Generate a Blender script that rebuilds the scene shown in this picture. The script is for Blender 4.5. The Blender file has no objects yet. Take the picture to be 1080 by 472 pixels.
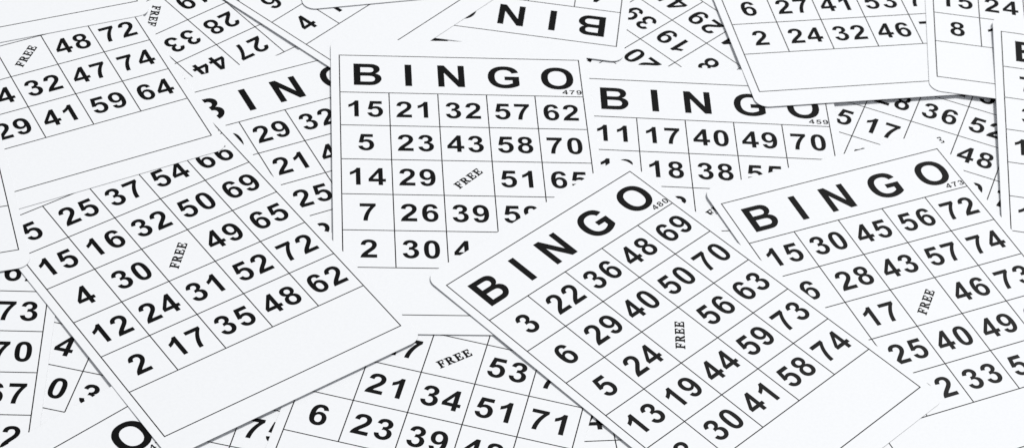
import bpy, math
from mathutils import Vector, Matrix
from mathutils.geometry import tessellate_polygon

# ------------------------------------------------------------------ sizes
# one column of a bingo card is the unit the layout was measured in
COL = 0.018                      # metres per column
HEAD, ROW, FOOT = 1.1680, 1.0084, 1.2296
MARGIN_SIDE, MARGIN_TOP, MARGIN_FOOT = 0.1768, 0.4600, 0.4857
FOCAL, PITCH, CENTRE_Y, ROLL, CENTRE_X = 1975.297, 0.613965, 674.937, 0.102086, 464.584
THICK = 0.0095                   # card stock, in columns (0.17 mm)
INK = 0.0008                     # print lies this far above the stock
LINE = 0.0212                    # width of a printed rule

scene = bpy.context.scene
C = scene.collection

# ------------------------------------------------------------------ materials
def paper_material(name, tone):
    m = bpy.data.materials.new(name); m.use_nodes = True
    nt = m.node_tree; b = nt.nodes['Principled BSDF']
    co = nt.nodes.new('ShaderNodeTexCoord')
    n1 = nt.nodes.new('ShaderNodeTexNoise'); n1.inputs['Scale'].default_value = 900; n1.inputs['Detail'].default_value = 3
    n2 = nt.nodes.new('ShaderNodeTexNoise'); n2.inputs['Scale'].default_value = 2600; n2.inputs['Detail'].default_value = 2
    r = nt.nodes.new('ShaderNodeValToRGB')
    r.color_ramp.elements[0].position = .3; r.color_ramp.elements[0].color = (tone[0]*.975, tone[1]*.975, tone[2]*.975, 1)
    r.color_ramp.elements[1].position = .7; r.color_ramp.elements[1].color = (*tone, 1)
    bp = nt.nodes.new('ShaderNodeBump'); bp.inputs['Strength'].default_value = .12; bp.inputs['Distance'].default_value = .00004
    L = nt.links.new
    L(co.outputs['Object'], n1.inputs['Vector']); L(co.outputs['Object'], n2.inputs['Vector'])
    L(n1.outputs['Fac'], r.inputs['Fac']); L(r.outputs['Color'], b.inputs['Base Color'])
    L(n2.outputs['Fac'], bp.inputs['Height']); L(bp.outputs['Normal'], b.inputs['Normal'])
    b.inputs['Roughness'].default_value = .6; b.inputs['Specular IOR Level'].default_value = .25
    return m

def ink_material(name, col, rough, spec):
    m = bpy.data.materials.new(name); m.use_nodes = True
    nt = m.node_tree; b = nt.nodes['Principled BSDF']
    co = nt.nodes.new('ShaderNodeTexCoord')
    n = nt.nodes.new('ShaderNodeTexNoise'); n.inputs['Scale'].default_value = 1500; n.inputs['Detail'].default_value = 3
    r = nt.nodes.new('ShaderNodeValToRGB')
    r.color_ramp.elements[0].position = .35; r.color_ramp.elements[0].color = (col*.7, col*.7, col*.75, 1)
    r.color_ramp.elements[1].position = .7; r.color_ramp.elements[1].color = (col*1.4, col*1.4, col*1.5, 1)
    nt.links.new(co.outputs['Object'], n.inputs['Vector']); nt.links.new(n.outputs['Fac'], r.inputs['Fac'])
    nt.links.new(r.outputs['Color'], b.inputs['Base Color'])
    b.inputs['Roughness'].default_value = rough; b.inputs['Specular IOR Level'].default_value = spec
    return m

PAPER = (.850, .862, .884)
paper = paper_material('white_card_stock', PAPER)
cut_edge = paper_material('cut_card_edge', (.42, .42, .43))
ink = ink_material('black_print', .003, .42, .08)
rule_ink = ink_material('fine_rule_print', .004, .5, .12)

# ------------------------------------------------------------------ lettering, drawn as outlines (2048 units per em)
GLYPHS = {
'0': (1139, "M562 1472Q775 1472 895 1320Q1038 1140 1038 723Q1038 307 894 125Q775 -25 562 -25Q348 -25 217 139.5Q86 304 86 726Q86 1140 230 1322Q349 1472 562 1472ZM562 1239Q511 1239 471 1206.5Q431 1174 409 1090Q380 981 380 723Q380 465 406 368.5Q432 272 471.5 240.5Q511 209 562 209Q613 209 653 241.5Q693 274 715 358Q744 466 744 723Q744 980 718 1077.5Q692 1174 652.5 1206.5Q613 1239 562 1239Z"),
'1': (1139, "M807 0H526V1059Q372 915 163 846V1101Q273 1137 402 1237.5Q531 1338 579 1472H807Z"),
'2': (1139, "M1036 261V0H51Q67 148 147 280.5Q227 413 463 632Q653 809 696 872Q754 959 754 1044Q754 1138 703.5 1188.5Q653 1239 564 1239Q476 1239 424 1186Q372 1133 364 1010L84 1038Q109 1270 241 1371Q373 1472 571 1472Q788 1472 912 1355Q1036 1238 1036 1064Q1036 965 1000.5 875.5Q965 786 888 688Q837 623 704 501Q571 379 535.5 339Q500 299 478 261Z"),
'3': (1139, "M77 389L349 422Q362 318 419 263Q476 208 557 208Q644 208 703.5 274Q763 340 763 452Q763 558 706 620Q649 682 567 682Q513 682 438 661L469 890Q583 887 643 939.5Q703 992 703 1079Q703 1153 659 1197Q615 1241 542 1241Q470 1241 419 1191Q368 1141 357 1045L98 1089Q125 1222 179.5 1301.5Q234 1381 331.5 1426.5Q429 1472 550 1472Q757 1472 882 1340Q985 1232 985 1096Q985 903 774 788Q900 761 975.5 667Q1051 573 1051 440Q1051 247 910 111Q769 -25 559 -25Q360 -25 229 89.5Q98 204 77 389Z"),
'4': (1139, "M638 0V295H38V541L674 1472H910V542H1092V295H910V0ZM638 542V1043L301 542Z"),
'5': (1139, "M91 377L371 406Q383 311 442 255.5Q501 200 578 200Q666 200 727 271.5Q788 343 788 487Q788 622 727.5 689.5Q667 757 570 757Q449 757 353 650L125 683L269 1446H1012V1183H482L438 934Q532 981 630 981Q817 981 947 845Q1077 709 1077 492Q1077 311 972 169Q829 -25 575 -25Q372 -25 244 84Q116 193 91 377Z"),
'6': (1139, "M1043 1107L771 1077Q761 1161 719 1201Q677 1241 610 1241Q521 1241 459.5 1161Q398 1081 382 828Q487 952 643 952Q819 952 944.5 818Q1070 684 1070 472Q1070 247 938 111Q806 -25 599 -25Q377 -25 234 147.5Q91 320 91 713Q91 1116 240 1294Q389 1472 627 1472Q794 1472 903.5 1378.5Q1013 1285 1043 1107ZM406 495Q406 358 469 283.5Q532 209 613 209Q691 209 743 270Q795 331 795 470Q795 613 739 679.5Q683 746 599 746Q518 746 462 682.5Q406 619 406 495Z"),
'7': (1139, "M85 1185V1446H1047V1241Q928 1124 805 905Q682 686 617.5 439.5Q553 193 554 0H283Q290 302 407.5 616Q525 930 721 1185Z"),
'8': (1139, "M322 790Q213 836 163.5 916.5Q114 997 114 1093Q114 1257 228.5 1364Q343 1471 554 1471Q763 1471 878.5 1364Q994 1257 994 1093Q994 991 941 911.5Q888 832 792 790Q914 741 977.5 647Q1041 553 1041 430Q1041 227 911.5 100Q782 -27 567 -27Q367 -27 234 78Q77 202 77 418Q77 537 136 636.5Q195 736 322 790ZM380 1076Q380 992 427.5 945Q475 898 554 898Q634 898 682 945.5Q730 993 730 1077Q730 1156 682.5 1203.5Q635 1251 557 1251Q476 1251 428 1203Q380 1155 380 1076ZM354 447Q354 331 413.5 266Q473 201 562 201Q649 201 706 263.5Q763 326 763 444Q763 547 705 609.5Q647 672 558 672Q455 672 404.5 601Q354 530 354 447Z"),
'9': (1139, "M80 339L352 369Q362 286 404 246Q446 206 515 206Q602 206 663 286Q724 366 741 618Q635 495 476 495Q303 495 177.5 628.5Q52 762 52 976Q52 1199 184.5 1335.5Q317 1472 522 1472Q745 1472 888 1299.5Q1031 1127 1031 732Q1031 330 882 152.5Q733 -25 496 -25Q325 -25 219.5 66Q114 157 80 339ZM716 951Q716 1087 653.5 1162Q591 1237 509 1237Q431 1237 379.5 1175.5Q328 1114 328 974Q328 832 384 765.5Q440 699 524 699Q605 699 660.5 763Q716 827 716 951Z"),
'B': (1479, "M150 1466H736Q910 1466 995.5 1451.5Q1081 1437 1148.5 1391Q1216 1345 1261 1268.5Q1291 1195 1291 1110Q1291 1012 1238.5 930.5Q1186 849 1096 808Q1223 771 1291 682Q1359 593 1359 473Q1359 379 1315.5 290.5Q1272 202 1200 132Q1115 45 990 16Q910 0 700 0H150ZM446 1222V883H640Q813 883 855 888Q931 897 974.5 940.5Q1018 984 1018 1055Q1018 1123 980.5 1165.5Q943 1208 869 1217Q825 1222 616 1222ZM446 639V247H720Q880 247 923 256Q989 268 1030.5 314.5Q1072 361 1072 439Q1072 505 1040 551Q1008 597 947.5 618Q887 639 685 639Z"),
'I': (569, "M140 0V1466H436V0Z"),
'N': (1479, "M152 0V1466H440L1040 487V1466H1315V0H1018L427 956V0Z"),
'G': (1593, "M831 539V786H1469V202Q1376 112 1199.5 43.5Q1023 -25 842 -25Q612 -25 441 71.5Q270 168 184 347.5Q98 527 98 738Q98 967 194 1145Q290 1323 475 1418Q616 1491 826 1491Q1099 1491 1252.5 1376.5Q1406 1262 1450 1060L1156 1005Q1125 1113 1039.5 1175.5Q954 1238 826 1238Q632 1238 517.5 1115Q403 992 403 750Q403 489 519 358.5Q635 228 823 228Q916 228 1009.5 264.5Q1103 301 1170 353V539Z"),
'O': (1593, "M89 724Q89 948 156 1100Q206 1212 292.5 1301Q379 1390 482 1433Q619 1491 798 1491Q1122 1491 1316.5 1290Q1511 1089 1511 731Q1511 376 1318 175.5Q1125 -25 802 -25Q475 -25 282 174.5Q89 374 89 724ZM394 734Q394 485 509 356.5Q624 228 801 228Q978 228 1091.5 355.5Q1205 483 1205 738Q1205 990 1094.5 1114Q984 1238 801 1238Q618 1238 506 1112.5Q394 987 394 734Z"),
# the small slanted FREE is set in a roman with serifs
'F.': (1160, "M50 0H650V60L480 90V630H680Q790 630 820 470H880V890H820Q790 730 680 730H480V1251H760Q970 1251 1010 990H1080L1060 1341H50V1281L220 1251V90L50 60Z"),
'R.': (1380, "M50 0H640V60L480 90V640H600L960 0H1350V60L1210 90L860 665Q1110 740 1110 990Q1110 1341 680 1341H50V1281L220 1251V90L50 60ZM480 735V1246H620Q840 1246 840 990Q840 735 600 735Z"),
'E.': (1250, "M50 0H1130L1170 400H1100Q1030 95 780 95H480V630H690Q800 630 830 470H890V890H830Q800 730 690 730H480V1251H760Q990 1251 1030 990H1100L1080 1341H50V1281L220 1251V90L50 60Z"),
}

def flatten(path, steps=6):
    import re
    tok = re.findall(r'[MLHVQZ]|-?\d+\.?\d*', path)
    loops, cur, i, p = [], [], 0, (0, 0)
    cmd = None
    while i < len(tok):
        if tok[i].isalpha():
            cmd = tok[i]; i += 1
            if cmd == 'Z':
                if cur[0] == cur[-1]: cur.pop()
                loops.append(cur); cur = []
                continue
        if cmd in 'ML':
            p = (float(tok[i]), float(tok[i+1])); i += 2; cur.append(p)
        elif cmd == 'H':
            p = (float(tok[i]), p[1]); i += 1; cur.append(p)
        elif cmd == 'V':
            p = (p[0], float(tok[i])); i += 1; cur.append(p)
        elif cmd == 'Q':
            a = (float(tok[i]), float(tok[i+1])); e = (float(tok[i+2]), float(tok[i+3])); i += 4
            for k in range(1, steps+1):
                t = k/steps
                cur.append(((1-t)**2*p[0]+2*t*(1-t)*a[0]+t*t*e[0], (1-t)**2*p[1]+2*t*(1-t)*a[1]+t*t*e[1]))
            p = e
    return loops

def thin(loops, w):
    """move every outline inwards by w: a lighter cut of the same letter"""
    out = []
    for k, lp in enumerate(loops):
        area = sum(lp[i-1][0]*lp[i][1]-lp[i][0]*lp[i-1][1] for i in range(len(lp)))
        sg = (1 if area > 0 else -1) * (1 if k == 0 else -1)
        n = len(lp); res = []
        for i in range(n):
            a, b, c = Vector(lp[i-1]), Vector(lp[i]), Vector(lp[(i+1) % n])
            d1, d2 = (b-a).normalized(), (c-b).normalized()
            m = Vector((-d1.y-d2.y, d1.x+d2.x))
            if m.length < 1e-6: res.append(lp[i]); continue
            m.normalize(); cs = max(.5, m.dot(Vector((-d1.y, d1.x))))
            res.append(tuple(b + m*(sg*w/cs)))
        out.append(res)
    return out

OUTLINE = {k: (adv, flatten(p)) for k, (adv, p) in GLYPHS.items()}
HEAVY = {k: (OUTLINE[k][0], thin(OUTLINE[k][1], -56)) for k in ('F.', 'R.', 'E.')}
LIGHT = {k: (OUTLINE[k][0], thin(OUTLINE[k][1], 2)) for k in '0123456789'}

class Flat:
    """gathers flat printed shapes, in card space, into one mesh"""
    def __init__(s): s.v, s.f = [], []
    def glyph(s, loops, fn, z):
        b = len(s.v)
        tris = tessellate_polygon([[Vector((x, y, 0)) for x, y in lp] for lp in loops])
        for lp in loops:
            for x, y in lp:
                q = fn(x, y); s.v.append((q[0], q[1], z))
        for t in tris:
            a, c, d = [Vector(s.v[b+i]) for i in t]
            if abs((c-a).cross(d-a).z) < 1e-14: continue
            s.f.append([b+i for i in (t if (c-a).cross(d-a).z > 0 else t[::-1])])
    def rect(s, x0, y0, x1, y1, z):
        b = len(s.v); s.v += [(x0, y0, z), (x1, y0, z), (x1, y1, z), (x0, y1, z)]; s.f.append([b, b+1, b+2, b+3])
    def build(s, name, mat, parent=None, label=None):
        me = bpy.data.meshes.new(name)
        me.from_pydata([(x*COL, y*COL, z*COL) for x, y, z in s.v], [], s.f); me.update()
        return link(name, me, mat, parent, label)

def link(name, me, mat, parent=None, label=None):
    if mat and not me.materials: me.materials.append(mat)
    o = bpy.data.objects.new(name, me); C.objects.link(o); o.parent = parent
    if label: o['label'] = label
    return o

# card space: x = column - 2.5, y = 4 - distance below the top rule, z = 0 on the underside
def cx(u): return u - 2.5
def cy(v): return 4 - v
TOP_Z = THICK + INK
V_END = HEAD + 5*ROW + FOOT

def stock_mesh(top):
    x0, x1 = cx(-MARGIN_SIDE), cx(5 + MARGIN_SIDE)
    y1, y0 = cy(-top), cy(V_END + MARGIN_FOOT)
    r = .27
    def loop(inset, z):
        rr = r - inset; pts = []
        for qx, qy, a0 in ((x1-r, y0+r, -90), (x1-r, y1-r, 0), (x0+r, y1-r, 90), (x0+r, y0+r, 180)):
            for k in range(11):
                a = math.radians(a0 + 9*k); pts.append((qx+rr*math.cos(a), qy+rr*math.sin(a), z))
        return pts
    e = .0004
    rings = [loop(e, 0), loop(0, e), loop(0, THICK-e), loop(e, THICK)]
    n = len(rings[0]); v = [p for rg in rings for p in rg]; f = []
    for k in range(3):
        for i in range(n):
            j = (i+1) % n; f.append((k*n+i, k*n+j, (k+1)*n+j, (k+1)*n+i))
    f.append(tuple(range(n))[::-1]); f.append(tuple(3*n+i for i in range(n)))
    me = bpy.data.meshes.new('card_stock')
    me.from_pydata([(a*COL, b*COL, c*COL) for a, b, c in v], [], f); me.update(); me.materials.append(paper); me.materials.append(cut_edge)
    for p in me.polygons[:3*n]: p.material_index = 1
    return me

def grid_mesh():
    g = Flat(); w = LINE/2
    rows = [0] + [HEAD + k*ROW for k in range(6)] + [V_END]
    for v in rows: g.rect(cx(0)-w, cy(v)-w, cx(5)+w, cy(v)+w, TOP_Z)
    for u in (0, 5): g.rect(cx(u)-w, cy(V_END), cx(u)+w, cy(0), TOP_Z+.0004)
    for u in (1, 2, 3, 4): g.rect(cx(u)-w, cy(HEAD+5*ROW), cx(u)+w, cy(HEAD), TOP_Z+.0004)
    o = g.build('ruled_grid', rule_ink)
    me = o.data; bpy.data.objects.remove(o); return me

def text_mesh(kind, s):
    """centred on (0,0) of its own space; cached so equal numbers share a mesh"""
    key = kind + s
    if key in CACHE: return CACHE[key]
    g = Flat()
    if kind == 'number':
        k, gap, mid, src = .490/1472, .036, 723, OUTLINE
    elif kind == 'letter':
        k, gap, mid, src = .675/1466, 0, 733, OUTLINE
    elif kind == 'serial':
        k, gap, mid, src = .132/1472, .018, 723, LIGHT
    else:
        k, gap, mid, src = .170/1341, .020, 670, HEAVY
    kx = k * (1.25 if kind == 'serial' else 1.03 if kind == 'letter' else 1.0 if kind == 'free' else .975)
    ch = [c + '.' for c in s] if kind == 'free' else list(s)
    total = sum(src[c][0]*kx for c in ch) + gap*(len(ch)-1)
    x = -total/2
    if kind == 'letter':
        xs = [p[0] for p in src[s][1][0]]; x = -kx*(min(xs)+max(xs))/2
    for c in ch:
        if kind == 'free':
            rot = math.radians(45); ca, sa = math.cos(rot), math.sin(rot)
            fn = lambda a, b, x=x: ((x+a*kx)*ca-(b-mid)*k*sa, (x+a*kx)*sa+(b-mid)*k*ca)
        else:
            fn = lambda a, b, x=x: (x+a*kx, (b-mid)*k)
        g.glyph(src[c][1], fn, 0)
        x += src[c][0]*kx + gap
    me = bpy.data.meshes.new({'free': 'free_mark', 'serial': 'serial_number'}.get(kind, kind))
    me.from_pydata([(a*COL, b*COL, c*COL) for a, b, c in g.v], [], g.f); me.update(); me.materials.append(ink)
    CACHE[key] = me; return me
CACHE = {}
GRID = grid_mesh()
STOCKS = {}
def stock(top):
    if top not in STOCKS: STOCKS[top] = stock_mesh(top)
    return STOCKS[top]
# the cards were not all trimmed alike above the heading
TRIM = {'C': .53, 'M': .51, 'R': .49, 'E': .51, 'Q': .56, 'I': .50, 'N': .42}
LETTER_U = {'B': .575, 'I': 1.415, 'N': 2.30, 'G': 3.385, 'O': 4.505}

def put(kind, name, s, u, v, parent, label=None):
    o = link(name, text_mesh(kind, s), None, parent, label)
    o.location = (cx(u)*COL, cy(v)*COL, TOP_Z*COL); return o

def bingo_card(pose, top_margin, rows, serial, label):
    X, Y, th, z, b, c = pose
    n = Vector((-b, -c, 1)).normalized()
    ax = Vector((math.cos(th), math.sin(th), b*math.cos(th)+c*math.sin(th))).normalized()
    ay = n.cross(ax)
    root = bpy.data.objects.new('bingo_card', None); C.objects.link(root)
    top = Vector((X, Y, z)) - n*THICK
    root.matrix_world = Matrix.Translation(top*COL) @ Matrix((ax, ay, n)).transposed().to_4x4()
    root.empty_display_size = .02
    root['label'] = label; root['category'] = 'bingo card'; root['group'] = 'bingo cards scattered in a pile'
    link('card_stock', stock(top_margin), None, root)
    link('ruled_grid', GRID, None, root)
    for ch in 'BINGO':
        put('letter', 'letter', ch, LETTER_U[ch], HEAD*.515, root, 'black capital letter %s' % ch)
    for r, row in enumerate(rows.split('/')):
        for k, s in enumerate(row.split()):
            v = HEAD + (r+.5)*ROW
            if s == 'FREE': put('free', 'free_mark', s, 2.5, v+.005, root, 'small slanted word FREE')
            else: put('number', 'number', s, k+.5, v, root, 'black number %s' % s)
    put('serial', 'serial_number', serial, 4.785, HEAD-.135, root, 'tiny serial number %s' % serial)
    return root

# x, y, turn, height, slope x, slope y of each card's face, bottom of the pile first (in columns)
POSE = {
    'F': (-7.5380, 33.0314, 3.92677, 0.00000, 0.000000, 0.000000),
    'G': (-2.3432, 28.0883, 0.53752, 0.00754, -0.001188, 0.001209),
    'W': (2.4231, 33.8882, 2.41449, 0.01261, -0.002799, 0.000250),
    'I': (0.1107, 37.4270, 3.09448, 0.02270, 0.002229, -0.004238),
    'K': (-4.2996, 35.6691, 0.92155, 0.03153, 0.002643, -0.004259),
    'X': (8.8348, 30.9978, -0.30858, 0.00000, 0.000000, 0.000000),
    'M': (4.6396, 28.3882, 0.08643, 0.02759, -0.000607, 0.007001),
    'T': (7.0049, 36.2262, 0.25161, 0.04467, 0.001037, -0.009088),
    'U': (11.8642, 36.6968, -0.03992, 0.05032, -0.002234, -0.009877),
    'E': (13.0095, 30.9255, -0.05320, 0.07033, -0.002374, 0.015874),
    'S': (-5.3375, 22.6742, -0.12962, 0.01059, 0.000717, 0.002346),
    'Z': (-10.1443, 22.4495, 0.10327, 0.01328, 0.004934, 0.000511),
    'AA': (3.9760, 23.7941, 0.18739, 0.01919, -0.000911, 0.004802),
    'R': (8.6987, 26.3342, 0.48079, 0.04088, -0.003438, 0.009070),
    'Y': (-0.3185, 23.5829, -0.15494, 0.03349, -0.000612, 0.004858),
    'C': (-0.3421, 28.4136, 0.12621, 0.06826, -0.001162, 0.001324),
    'N': (4.0734, 24.8314, 0.83234, 0.06399, -0.005693, 0.006593),
    'Q': (-4.6694, 17.4516, 0.80256, 0.02336, -0.003734, 0.004248),
    'L': (-5.4450, 25.5412, 0.69863, 0.06294, 0.007107, -0.001420),
    'A': (-9.4858, 30.8090, 0.55562, 0.03807, 0.007281, -0.001627),
    'A2': (-11.4889, 35.1664, 0.45538, 0.03233, 0.005766, -0.002369),
    'D': (-12.1777, 27.7959, 0.36957, 0.03955, 0.009790, 0.004590),
    'V': (-2.8647, 38.0022, 0.30970, 0.03726, 0.000645, -0.006889),
}
CARDS = {
'F': ("8 27 44 51 63/3 28 33 47 71/14 19 FREE 60 66/5 22 38 55 74/11 16 41 49 68", '466',
      'upside down tilted bingo card at top left showing 28 33 27 44'),
'G': ("10 29 32 53 61/7 21 43 48 75/2 25 FREE 57 66/13 28 36 50 70/4 18 41 59 64", '471',
      'bingo card with INGO heading cut off, wedged under the left edge of card 479'),
'W': ("3 26 42 51 70/12 17 33 58 64/9 20 FREE 47 73/8 19 39 60 62/14 29 45 55 68", '452',
      'upside down bingo card at top showing 39 19 29 beside an upside down heading'),
'I': ("4 23 37 52 69/1 16 44 49 61/11 28 FREE 56 72/15 30 35 46 67/6 19 40 59 75", '463',
      'upside down bingo card at top centre with BIN of its heading showing'),
'K': ("2 18 34 51 65/13 22 40 57 71/7 26 FREE 48 62/9 29 36 53 68/4 17 45 60 74", '448',
      'tilted bingo card near the top showing a lone 4 and a wide empty strip'),
'X': ("6 23 42 56 69/11 28 36 52 63/15 17 FREE 48 74/3 19 41 60 74/9 25 33 50 71", '455',
      'bingo card turned clockwise at right, showing 17 36 52 48 between other cards'),
'M': ("11 17 40 49 70/13 18 38 55 64/5 23 FREE 60 73/8 27 34 47 61/2 30 45 52 68", '459',
      'bingo card numbered 459 right of card 479, first row 11 17 40 49 70'),
'T': ("12 19 35 58 64/3 22 44 60 71/9 16 FREE 47 66/6 27 41 53 71/2 24 32 46 72", '461',
      'bingo card at top right showing 2 24 32 46 over an empty strip'),
'U': ("5 17 36 52 68/9 21 43 59 73/12 30 FREE 46 61/15 24 40 55 70/8 18 33 49 65", '458',
      'bingo card in the top right corner with 15 24 over 8 and rounded bottom corner'),
'E': ("7 21 44 57 63/3 16 31 49 72/12 26 FREE 53 68/1 22 39 60 75/10 19 35 46 66", '476',
      'upright bingo card cut by the right picture edge, only its left border column showing'),
'S': ("8 22 41 54 66/3 16 37 49 72/4 27 FREE 58 61/10 30 39 46 75/5 19 33 60 68", '468',
      'bingo card at bottom left showing 4 over 0 beside the column 73 70 67'),
'Z': ("4 21 36 55 62/12 28 43 47 73/9 17 FREE 50 70/1 25 31 58 67/7 20 45 52 72", '464',
      'bingo card at bottom left edge showing only its last column 73 70 67'),
'AA': ("9 24 38 47 65/5 18 45 51 73/12 29 FREE 56 62/14 20 33 58 70/7 26 42 60 67", '450',
       'mostly hidden bingo card showing a scrap of a 4 between cards with 71 and 13'),
'R': ("15 30 45 56 72/6 28 43 57 74/7 17 FREE 46 73/8 25 40 49 61/3 22 33 54 66", '473',
      'tilted bingo card numbered 473 at right with first row 15 30 45 56 72'),
'Y': ("2 25 38 48 65/11 16 42 57 69/8 27 FREE 53 73/7 21 34 51 71/6 23 39 48 62", '477',
      'bingo card at bottom centre showing 21 34 51 71 over 6 23 39'),
'C': ("15 21 32 57 62/5 23 43 58 70/14 29 FREE 51 65/7 26 39 59 61/2 30 44 50 68", '479',
      'upright bingo card numbered 479 with full BINGO heading, first row 15 21 32 57 62'),
'N': ("3 22 36 48 69/6 29 40 50 70/5 24 FREE 56 63/13 19 44 59 73/8 30 41 58 74", '480',
      'tilted bingo card numbered 480 lying uncovered on top, first row 3 22 36 48 69'),
'Q': ("1 18 35 52 67/9 27 44 50 61/13 24 FREE 55 70/4 16 38 47 75/10 30 41 59 64", '470',
      'tilted bingo card at bottom left edge with the letter O of its heading showing'),
'L': ("5 25 37 54 66/15 16 32 50 69/4 30 FREE 49 65/12 24 31 52 72/2 17 35 48 62", '478',
      'tilted bingo card at left with row 15 16 32 50 69'),
'A': ("6 18 36 53 65/11 27 44 50 61/3 21 FREE 48 72/14 24 32 47 74/8 29 41 59 64", '474',
      'tilted bingo card at upper left showing 48 72 over 32 47 74'),
'A2': ("12 20 39 57 70/4 26 31 46 63/9 17 FREE 52 75/1 23 42 60 67/15 28 34 55 69", '475',
       'tilted bingo card in the top left corner showing just its empty bottom strip'),
'D': ("10 22 33 58 71/2 19 40 51 68/7 25 FREE 49 62/13 30 43 56 74/5 16 37 47 66", '472',
      'bingo card at left picture edge, only its blank rounded bottom right corner showing'),
'V': ("14 23 45 54 64/6 30 38 49 72/1 18 FREE 59 67/11 26 33 47 75/8 20 41 52 61", '462',
      'bingo card at top edge over the lone 4, only a blank rounded bottom corner showing'),
}
for key in POSE:
    bingo_card(POSE[key], TRIM.get(key, MARGIN_TOP), *CARDS[key])

# ------------------------------------------------------------------ the table top under the pile
def tabletop():
    m = bpy.data.materials.new('white_laminate'); m.use_nodes = True
    nt = m.node_tree; b = nt.nodes['Principled BSDF']
    co = nt.nodes.new('ShaderNodeTexCoord'); n = nt.nodes.new('ShaderNodeTexNoise'); n.inputs['Scale'].default_value = 60
    r = nt.nodes.new('ShaderNodeValToRGB')
    r.color_ramp.elements[0].color = (.80, .81, .83, 1); r.color_ramp.elements[1].color = (.85, .86, .87, 1)
    nt.links.new(co.outputs['Object'], n.inputs['Vector']); nt.links.new(n.outputs['Fac'], r.inputs['Fac'])
    nt.links.new(r.outputs['Color'], b.inputs['Base Color']); b.inputs['Roughness'].default_value = .36
    x0, x1, y0, y1, t = -1.1, 1.1, -.45, 1.5, .03
    zt = -THICK*1.4*COL
    v = [(x0, y0, zt-t), (x1, y0, zt-t), (x1, y1, zt-t), (x0, y1, zt-t), (x0, y0, zt), (x1, y0, zt), (x1, y1, zt), (x0, y1, zt)]
    f = [(0, 3, 2, 1), (4, 5, 6, 7), (0, 1, 5, 4), (1, 2, 6, 5), (2, 3, 7, 6), (3, 0, 4, 7)]
    me = bpy.data.meshes.new('tabletop'); me.from_pydata(v, [], f); me.update()
    o = link('tabletop', me, m); o['kind'] = 'structure'; o['label'] = 'plain white table top under the bingo cards'
tabletop()

# ------------------------------------------------------------------ camera
cam = bpy.data.cameras.new('camera'); co = bpy.data.objects.new('camera', cam); C.objects.link(co)
S, K = math.sin(PITCH), math.cos(PITCH); cr, sr = math.cos(ROLL), math.sin(ROLL)
r0, u0, fw = Vector((1, 0, 0)), Vector((0, K, S)), Vector((0, S, -K))
right, up = cr*r0 + sr*u0, -sr*r0 + cr*u0
eye = Vector((0, 0, 25*COL))
co.matrix_world = Matrix.Translation(eye) @ Matrix((right, up, -fw)).transposed().to_4x4()
cam.sensor_width = 36; cam.sensor_fit = 'HORIZONTAL'
cam.lens = FOCAL/1080*36
cam.shift_x = (540-CENTRE_X)/1080; cam.shift_y = (CENTRE_Y-236)/1080
cam.clip_start = .01; cam.clip_end = 50
cam.dof.use_dof = True
px, py = POSE['N'][0], POSE['N'][1]
cam.dof.focus_distance = (Vector((px*COL, py*COL, 0)) - eye).dot(fw)
cam.dof.aperture_fstop = 30
scene.camera = co

# ------------------------------------------------------------------ light: a bright white studio, one big soft box behind and to the right
w = bpy.data.worlds.new('World'); scene.world = w; w.use_nodes = True
bg = w.node_tree.nodes['Background']; bg.inputs['Color'].default_value = (.93, .96, 1, 1); bg.inputs['Strength'].default_value = .36

def softbox(name, loc, target, size, power):
    l = bpy.data.lights.new(name, 'AREA'); l.shape = 'RECTANGLE'; l.size = size[0]; l.size_y = size[1]; l.energy = power
    l.color = (1, .99, .975)
    o = bpy.data.objects.new(name, l); C.objects.link(o); o.location = loc
    o.rotation_euler = (Vector(target) - Vector(loc)).to_track_quat('-Z', 'Y').to_euler()
softbox('softbox', (2.9, 4.02, 6.84), (.05, .5, 0), (1.5, 1.5), 621)

vs = scene.view_settings
vs.view_transform = 'Standard'; vs.look = 'None'; vs.exposure = 0; vs.gamma = 1
scene.cycles.max_bounces = 6
